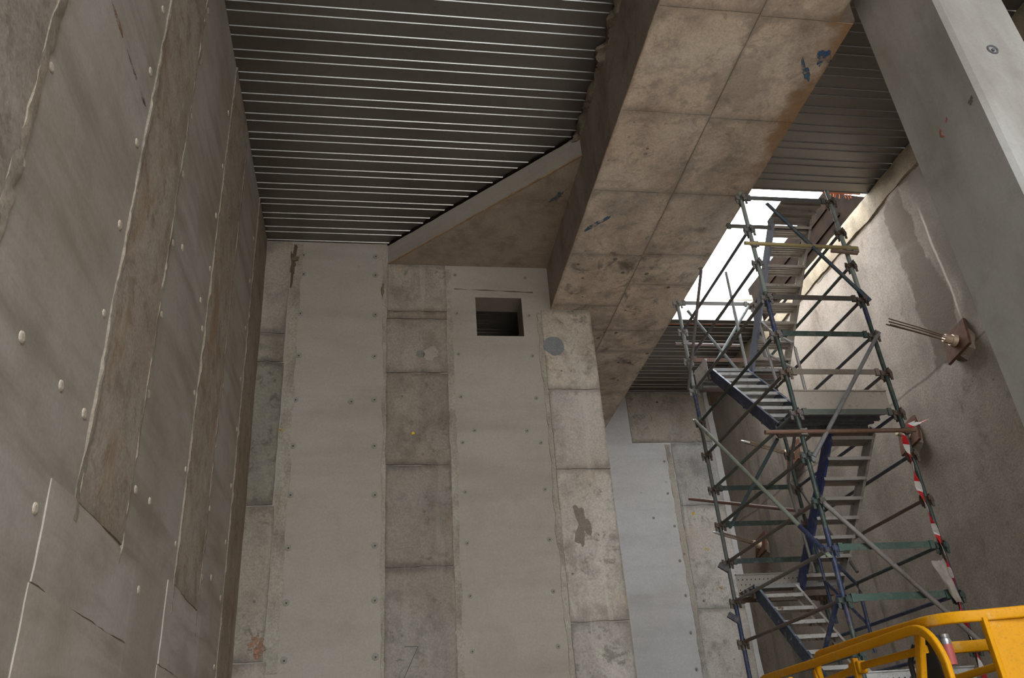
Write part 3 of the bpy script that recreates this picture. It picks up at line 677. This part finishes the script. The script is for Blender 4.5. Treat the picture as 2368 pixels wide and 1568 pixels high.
t2 = tub('tie_tube', (xl+.0, 10.94, 5.11), (5.6, 10.04, 4.62), (.20, .11, .08), .0245); clamp((5.62, 10.06, 4.62), t2)
t3 = tub('tie_tube', (4.34, yf, 7.225), (5.83, yf, 7.20), (.36, .29, .13), .0245); clamp((XA, yf+.02, 7.222), t3); clamp((XC_, yf+.02, 7.203), t3, GALV); clamp((5.80, yf+.03, 7.19), t3, GALV)
t4 = tub('tie_tube', (5.45, yf-.02, 7.135), (5.79, yf-.02, 7.11), (.22, .14, .11), .0245)
t5 = tub('tie_tube', (4.33, YR+.03, 7.27), (5.35, YR+.03, 7.25), (.32, .24, .22), .0245); clamp((XA, YR+.0, 7.265), t5, GALV)
# wall ties poking left of the left standards
for z in (3.95, 3.32):
    MB().bar((xl-.06, YR+.02, z+.02), (xl+.06, YR, z-.07), .05, .07).build('loose_bracket', MAT['paint'], tower, (.02, .02, .03))
# toe boards, each standing on edge at its landing
def toe(p, q, color, h=.225, holes=False, mat='galv'):
    p, q = Vector(p), Vector(q); d = (q-p).normalized(); side = Vector((-d.y, d.x, 0)); L = (q-p).length; mb = MB()
    mb.bar(p+Vector((0,0,h/2)), q+Vector((0,0,h/2)), .004, h)
    mb.bar(p+Vector((0,0,h)), q+Vector((0,0,h)), .04, .012); mb.bar(p, q, .04, .012)
    o = mb.build('toe_board', MAT[mat], tower, color)
    if holes:
        hb_ = MB(); k = int(L/.06)
        for r in range(3):
            for i in range(k):
                c = p+d*((i+.5+.5*(r % 2))*L/(k+1))+Vector((0, 0, h*(.25+.25*r)))
                for s in (-1, 1):
                    hb_.sweep_r([c+side*s*.0015, c+side*s*.0035], [.0085, .0085], 8)
        hb_.build('hole_rows', MAT['black'], o)['kind'] = 'stuff'
    return o
toe((XA+.05, YN+.04, Z(10)+.07), (XC_-.05, YN+.04, Z(10)+.07), (.38, .34, .29))
toe((XA+.05, YR-.05, Z(7)+.07), (XC_-.08, YR-.05, Z(7)+.07), (.37, .34, .29), .26, True)
toe((XA+.05, YR-.05, Z(13)+.05), (XC_-.62, YR-.05, Z(13)+.05), (.85, .85, .85), .26)
toe((XA+.03, 9.62, Z(13)+.03), (XA+.03, YR-.06, Z(13)+.03), (.85, .85, .85), .22)
toe((XA+.05, YN+.04, Z(4)+.08), (XC_-.05, YN+.04, Z(4)+.08), (.48, .48, .47), .26, True)
# deck planks resting on the transoms
def plank(x0, x1, y0, y1, z, color, label, mat='galv'):
    o = thing('scaffold_plank', label, 'plank', ((x0+x1)/2, (y0+y1)/2, z), 'steel planks on the scaffold landings')
    MB().box((x0, y0, z+.045), (x1, y1, z+.05)).build('deck_plate', MAT[mat], o, color)
    for yy in (y0, y1-.004): MB().box((x0, yy, z), (x1, yy+.004, z+.046)).build('side_flange', MAT[mat], o, color)
    MB().box((x0, (y0+y1)/2-.02, z+.02), (x1, (y0+y1)/2+.02, z+.046)).build('stiffener', MAT[mat], o, color)
for n, nm in ((16, 'topmost landing'), (10, 'middle landing facing the camera'), (4, 'lowest landing beside the yellow basket')):
    for k, (y0, s_) in enumerate(((YN+.07, 'front'), (YN+.33, 'rear'))):
        plank(XA+.03 if n < 16 else 5.10, XC_-.03, y0, y0+.235, Z(n)+.05, (.45, .42, .38) if n == 16 else (.17, .18, .21), f'{s_} steel plank of the {nm} of the scaffold')  # topmost planks paler: light on their underside put into the colour
for n, nm in ((13, 'upper back landing, where the navy stair starts'), (7, 'lower back landing, above the chipped stair')):
    for k, (y0, s_) in enumerate(((9.60, 'front'), (9.86, 'rear'))):
        plank(XA+.05, XC_-.04, y0, y0+.235, Z(n)+.05, (.30, .29, .29) if n == 7 else (.5, .5, .5), f'{s_} steel plank of the {nm}')

# stair flights hooked between the landings
def flight(label, x0, x1, ylo, zlo, yhi, zhi, cl, cr, ct, ml, mr, mt, nt=8):
    o = thing('stair_flight', label, 'stairs', ((x0+x1)/2, ylo, zlo), 'scaffold stair flights')
    a, b_ = Vector((0, ylo, zlo)), Vector((0, yhi, zhi)); d = (b_-a).normalized(); nn = Vector((0, -d.z, d.y)) if d.y > 0 else Vector((0, d.z, -d.y))
    for x, c, mm, s in ((x0, cl, ml, 1), (x1, cr, mr, -1)):
        mb = MB(); p, q = Vector((x, 0, 0))+a, Vector((x, 0, 0))+b_
        mb.bar(p, q, .006, .15, nn); 
        for t in (-.072, .072): mb.bar(p+nn*t+Vector((s*.015, 0, 0)), q+nn*t+Vector((s*.015, 0, 0)), .03, .006, nn)
        for e, t in ((q, 1), (p, -1)): mb.bar(e, e+d*.05*t, .03, .08, nn)
        mb.build('stringer', MAT[mm], o, c)
    sg = 1 if yhi > ylo else -1
    for i in range(nt):
        f = (i+.6)/nt; p = a+(b_-a)*f; mb = MB()
        mb.box((x0+.006, p.y-.105, p.z-.004), (x1-.006, p.y+.105, p.z+.004))
        for e in (-.105, .105): mb.box((x0+.006, p.y+e-.003, p.z-.038), (x1-.006, p.y+e+.003, p.z+.004))
        for e in (-.05, .0, .05): mb.box((x0+.006, p.y+e-.004, p.z-.016), (x1-.006, p.y+e+.004, p.z))
        mb.build('tread', MAT[mt], o, ct)
    return o
xm0, xm1 = 4.53, 5.07; xn0, xn1 = 5.12, 5.675
WHT = (.42, .40, .37)
flight('top stair flight, seen from below, rising out through the bright opening', xn0, xn1, 9.62, Z(13)+.05, 8.12, Z(16)+.05, (.30, .34, .44), (.52, .48, .43), (.56, .51, .45), 'chip', 'galv', 'galv')  # bounce light under the treads put into their colour
f2 = flight('navy stair flight descending from the upper back landing to the middle landing', xm0, xm1, 8.14, Z(10)+.02, 9.62, Z(13)+.02, (.028, .04, .085), (.14, .17, .24), (.72, .71, .69), 'paint', 'paint', 'galv')  # sky light from above put into the pale tread colour
flight('pale stair flight with one navy stringer, seen from below, rising to the middle landing', xn0, xn1, 9.62, Z(7)+.05, 8.12, Z(10)+.0, (.02, .035, .13), WHT, (.36, .33, .30), 'paint', 'galv', 'galv')
f4 = flight('lowest stair flight with rust-spotted treads and a chipped stringer', xm0, xm1, 8.14, Z(4)+.02, 9.62, Z(7)+.02, (.03, .05, .085), (.50, .46, .41), (.52, .49, .45), 'chip', 'rustwhite', 'rustwhite')
def guard(fl, x, zt, color, mat='galv'):
    g = MB(); r = .019
    g.path([(x, 8.93, zt-.95), (x, 8.98, zt-.05), (x, 8.92, zt), (x, 8.72, zt-.26), (x, 8.32, zt-.66), (x, 8.30, zt-.74), (x, 8.32, zt-1.35)], r)
    o = g.build('guard_rail', MAT[mat], fl, color, smooth_=True)
    MB().tube((x, 8.95, zt-.48), (x, 8.33, zt-1.06), r*.85, 8).build('mid_bar', MAT[mat], o, color, smooth_=True)
guard(f2, 5.095, 6.92, (.48, .47, .46)); guard(f4, 5.095, 3.93, NAVY, 'paint')
g3 = MB(); g3.path([(5.10, 8.75, 5.3), (5.10, 9.25, 4.78), (5.10, 9.25, 4.6), (5.10, 9.15, 3.6)], .019)
g3.build('guard_rail', MAT['paint'], f2, (.17, .16, .15), smooth_=True)
# tall inner post between the flights
tub('inner_post', (5.10, 9.65, 6.2), (5.10, 9.60, 8.2), (.40, .41, .41), .021)

# ------------------------------------------------------------------ barrier tape and film on the right front standard
tp = MB(); L = []
zz = 4.72
pts = []
while zz > 2.15:
    t = (4.72-zz)
    pts.append((XC_-.045-.012*math.sin(zz*5)-.02*math.sin(zz*1.7), YN-.035, zz)); zz -= .06
for i in range(len(pts)-1):
    w0 = .012+.007*math.sin(i*.7); w1 = .012+.007*math.sin((i+1)*.7)
    (xa, ya_, za), (xb, yb2, zb) = pts[i], pts[i+1]
    o_ = .03*math.sin(i*.8); o2 = .03*math.sin((i+1)*.8)
    tp.add([(xa-w0, ya_+o_, za), (xa+w0, ya_-o_, za), (xb+w1, yb2-o2, zb), (xb-w1, yb2+o2, zb)], [(0, 1, 2, 3)])
for k in range(3):
    a = .6+.5*k
    tp.add([(XC_+.02, YN-.06, 4.76), (XC_+.10*k+.06, YN-.07-.02*k, 4.80+.03*k), (XC_+.14, YN-.05, 4.87-.02*k), (XC_+.03, YN-.04, 4.83)], [(0, 1, 2, 3)])
tpo = tp.build('barrier_tape', MAT['tape'])
sol = tpo.modifiers.new('solid', 'SOLIDIFY'); sol.thickness = .003
tag(tpo, 'red and white barrier tape hanging down the right front scaffold standard', 'tape')
fm = MB()
gx, gz = 6, 14
for j in range(gz+1):
    for i in range(gx+1):
        u = i/gx-.5; z = 3.33-.42*j/gz; p = Vector((u, z*3, 0))
        w = .09*(1-.45*j/gz)*(1+.35*noise.noise(Vector((z*9, 3.3, 1))))
        fm.v.append((XC_-.15+.10*j/gz+u*w*1.6, YN-.06+.03*noise.noise(Vector((u*5, z*7, 2))), z+.03*noise.noise(Vector((u*6, z*2, 5)))))
for j in range(gz):
    for i in range(gx):
        fm.f.append((j*(gx+1)+i, j*(gx+1)+i+1, (j+1)*(gx+1)+i+1, (j+1)*(gx+1)+i))
fm.mi = [0]*len(fm.f)
fo = fm.build('plastic_film', MAT['plastic'], smooth_=True); fo.modifiers.new('solid', 'SOLIDIFY').thickness = .002
tag(fo, 'torn strip of dirty plastic film caught beside the barrier tape', 'film')

# ------------------------------------------------------------------ ground anchors in the right wall
def anchor(y, z, label, L=.78, ptilt=.0, strands=True, size=.23, tilt=.30):
    o = thing('ground_anchor', label, 'anchor', (XR-.03, y, z), 'ground anchors in the right wall')
    ax = Vector((-math.cos(tilt), 0, math.sin(tilt)))
    c = Vector((XR-.06, y, z))
    e1 = Vector((0, 1, 0)); e2 = ax.cross(e1).normalized()
    rot = math.radians(12); f1 = e1*math.cos(rot)+e2*math.sin(rot); f2_ = -e1*math.sin(rot)+e2*math.cos(rot)
    poly = [c+f1*a*size+f2_*b_*size for a, b_ in ((-1, -1), (1, -1), (1, 1), (-1, 1))]
    MB().prism(poly, ax*.04).build('bearing_plate', MAT['rustplate'], o, bevel=.004)
    # mortar bed wedge behind the plate
    MB().sweep_r([c-ax*.12, c+ax*.0], [size*1.1, size*.9], 8).build('mortar_bed', MAT['brown'], o, (.6, .55, .5))
    h = MB().sweep_r([c+ax*.03, c+ax*.10, c+ax*.10, c+ax*.19, c+ax*.20], [.085, .075, .062, .06, .05], 20).build('anchor_head', MAT['galv'], o, (.42, .30, .20), smooth_=True)
    if strands:
        for i in range(5):
            a = 2*math.pi*i/5+.3; r = .032; off = e1*math.cos(a)*r+e2*math.sin(a)*r
            st = c+ax*.17+off; en = c+ax*(L+random.uniform(-.05, .05))+off*random.uniform(.7, 1.5)+Vector((0, 0, -.0))
            MB().path([st, (st+en)/2+Vector((0, 0, .006)), en], .0085, 8).build('strand', MAT['strand'], o, smooth_=True)
    return o
anchor(8.42, 6.37, 'rusty ground anchor plate with long strands, nearest, beside the column', .95)
anchor(9.92, 5.66, 'ground anchor plate half hidden behind the red and white tape', .3, strands=False)
a3 = anchor(13.2, 6.62, 'ground anchor with strands behind the scaffold, near the middle landing', .9)
a4 = anchor(15.25, 5.50, 'ground anchor with a silver-tipped strand bundle low in the far corner', .9)
for o, y, z in ((a3, 13.2, 6.62), (a4, 15.25, 5.50)):
    ax = Vector((-math.cos(.30), 0, math.sin(.30))); c = Vector((XR-.06, y, z))
    MB().sweep_r([c+ax*.86, c+ax*.98, c+ax*1.03], [.024, .022, .010], 10).build('tip_sleeve', MAT['chrome'], o)

# ------------------------------------------------------------------ yellow work platform basket
YEL = (.50, .225, .002)
bk = thing('boom_lift_basket', 'yellow work platform basket with bent tube rails at the bottom right', 'work platform', (2.9, 4.2, 0))
def arc(p, q, c, n=6):      # quadratic bend from p to q through control c
    p, q, c = Vector(p), Vector(q), Vector(c); return [p*(1-t)**2+c*2*t*(1-t)+q*t*t for t in [i/n for i in range(n+1)]]
pr = rrect(.026, .042, .008)
def rail(name, pts, parent=bk, prof=pr, color=YEL, upv=(0, 0, 1)):
    return MB().sweep(pts, prof, upv).build(name, MAT['yellow'], parent, color, smooth_=True)
# hoop rail on the left side
hoop = arc((2.43, 5.26, 2.0), (2.345, 5.10, 2.085), (2.345, 5.22, 2.075), 5)+[Vector((2.34, 4.4, 2.085)), Vector((2.34, 3.56, 2.095))]+arc((2.34, 3.50, 2.095), (2.345, 3.33, 1.94), (2.34, 3.36, 2.098), 9)+[Vector((2.345, 3.32, 1.05))]
up_l = []
for i, p in enumerate(hoop):
    d = (hoop[min(i+1, len(hoop)-1)]-hoop[max(i-1, 0)]).normalized(); up_l.append(d.cross(Vector((1, 0, 0)))*-1 if abs(d.x) < .9 else Vector((0, 0, 1)))
rail('hoop_rail', hoop, upv=up_l)
tr = arc((2.40, 4.52, 1.98), (2.385, 4.42, 2.125), (2.39, 4.52, 2.125), 6)+[Vector((2.38, 3.9, 2.125)), Vector((2.375, 3.52, 2.118))]+arc((2.375, 3.45, 2.118), (2.52, 3.275, 2.11), (2.385, 3.31, 2.115), 8)+[Vector((2.75, 3.21, 2.112)), Vector((3.6, 3.05, 2.115))]
rail('top_rail', tr, prof=rrect(.03, .048, .008))
rail('mid_rail', arc((2.40, 4.90, 2.0), (2.40, 4.25, 2.005), (2.40, 4.55, 1.985), 6)+[Vector((2.40, 4.1, 2.02)), Vector((2.39, 3.5, 2.015))], prof=rrect(.02, .034, .006))
MB().box((2.375, 4.06, 1.985), (2.425, 4.16, 2.045)).build('rail_joint', MAT['yellow'], bk, YEL, bevel=.008)
for yy in (4.85, 4.52, 4.10):
    rail('post', [(2.385, yy, 2.06), (2.385, yy, 1.05)], prof=rrect(.03, .03, .006), upv=(0, 1, 0))
rail('post', [(2.36, 3.47, 2.08), (2.34, 3.60, 1.70), (2.34, 3.60, 1.05)], prof=rrect(.03, .045, .008), upv=(0, 1, 0))
MB().prism([(2.40, 3.46, 2.07), (2.40, 3.56, 2.07), (2.40, 3.62, 1.6), (2.40, 3.40, 1.6)], (.05, 0, 0)).build('hose_cover', MAT['black'], bk, bevel=.01)
MB().path([(2.42, 3.62, 2.05), (2.40, 3.66, 1.98), (2.40, 3.66, 1.88), (2.40, 3.63, 1.7)], .012).build('hose', MAT['black'], bk, smooth_=True)
# near side sheet
def ln(t): return Vector((2.52, 3.272, 0))+(Vector((3.6, 3.06, 0))-Vector((2.52, 3.272, 0)))*t
q0, q1 = ln(.02), ln(1)
MB().bar(q0+Vector((0, 0, 1.58)), q1+Vector((0, 0, 1.58)), .004, 1.03).build('side_panel', MAT['yellow'], bk, YEL)
rail('panel_frame', [q0+Vector((-.008, -.004, 2.10)), q0+Vector((-.008, -.004, 1.06))], prof=rrect(.022, .03, .004), upv=(0, 1, 0))
rail('inner_rail', [Vector((2.53, 3.545, 2.02)), Vector((3.5, 3.44, 2.03))], prof=rrect(.03, .05, .005))
for yy, nm in ((5.2, 'far'), ):
    rail('far_rail', [Vector((2.4, 5.24, 1.84)), Vector((3.5, 5.05, 1.84))])
rail('right_rail', [Vector((3.55, 3.08, 2.1)), Vector((3.5, 5.05, 2.0))])
rail('post', [(3.5, 5.04, 2.0), (3.5, 5.04, 1.05)], prof=rrect(.03, .03, .006), upv=(0, 1, 0)); rail('post', [(2.42, 5.22, 2.0), (2.42, 5.22, 1.05)], prof=rrect(.03, .03, .006), upv=(0, 1, 0))
MB().prism([(2.33, 3.30, 1.0), (3.6, 3.05, 1.0), (3.52, 5.06, 1.0), (2.40, 5.26, 1.0)], (0, 0, .06)).build('platform_floor', MAT['galv'], bk, GREY)
MB().bar((2.95, 4.2, 1.0), (2.95, 4.2, .35), .5, .5, (0, 1, 0)).build('lift_mast', MAT['paint'], bk, (.1, .1, .1))
MB().box((2.45, 3.5, .18), (3.45, 4.95, .42)).build('chassis', MAT['yellow'], bk, YEL, bevel=.03)
for x in (2.45, 3.36):
    for yy in (3.75, 4.7):
        MB().sweep_r([(x-.02, yy, .18), (x+.11, yy, .18)], [.18, .18], 20).build('wheel', MAT['black'], bk)
can = thing('spray_can', 'marking spray can with a pink label and silver shoulder on the yellow basket rail', 'spray can', (2.49, 3.50, 1.985))
# position set below
cp = Vector((2.492, 3.50, 1.945)); tl = Vector((.02, 0, 1)).normalized()
MB().sweep_r([cp, cp+tl*.005, cp+tl*.085], [.023, .0245, .0245], 20).build('can_body', MAT['pink'], can, smooth_=True)
MB().sweep_r([cp+tl*.085, cp+tl*.09, cp+tl*.10, cp+tl*.112, cp+tl*.113, cp+tl*.128], [.0252, .0252, .0245, .019, .021, .021], 20).build('can_shoulder', MAT['chrome'], can, smooth_=True)
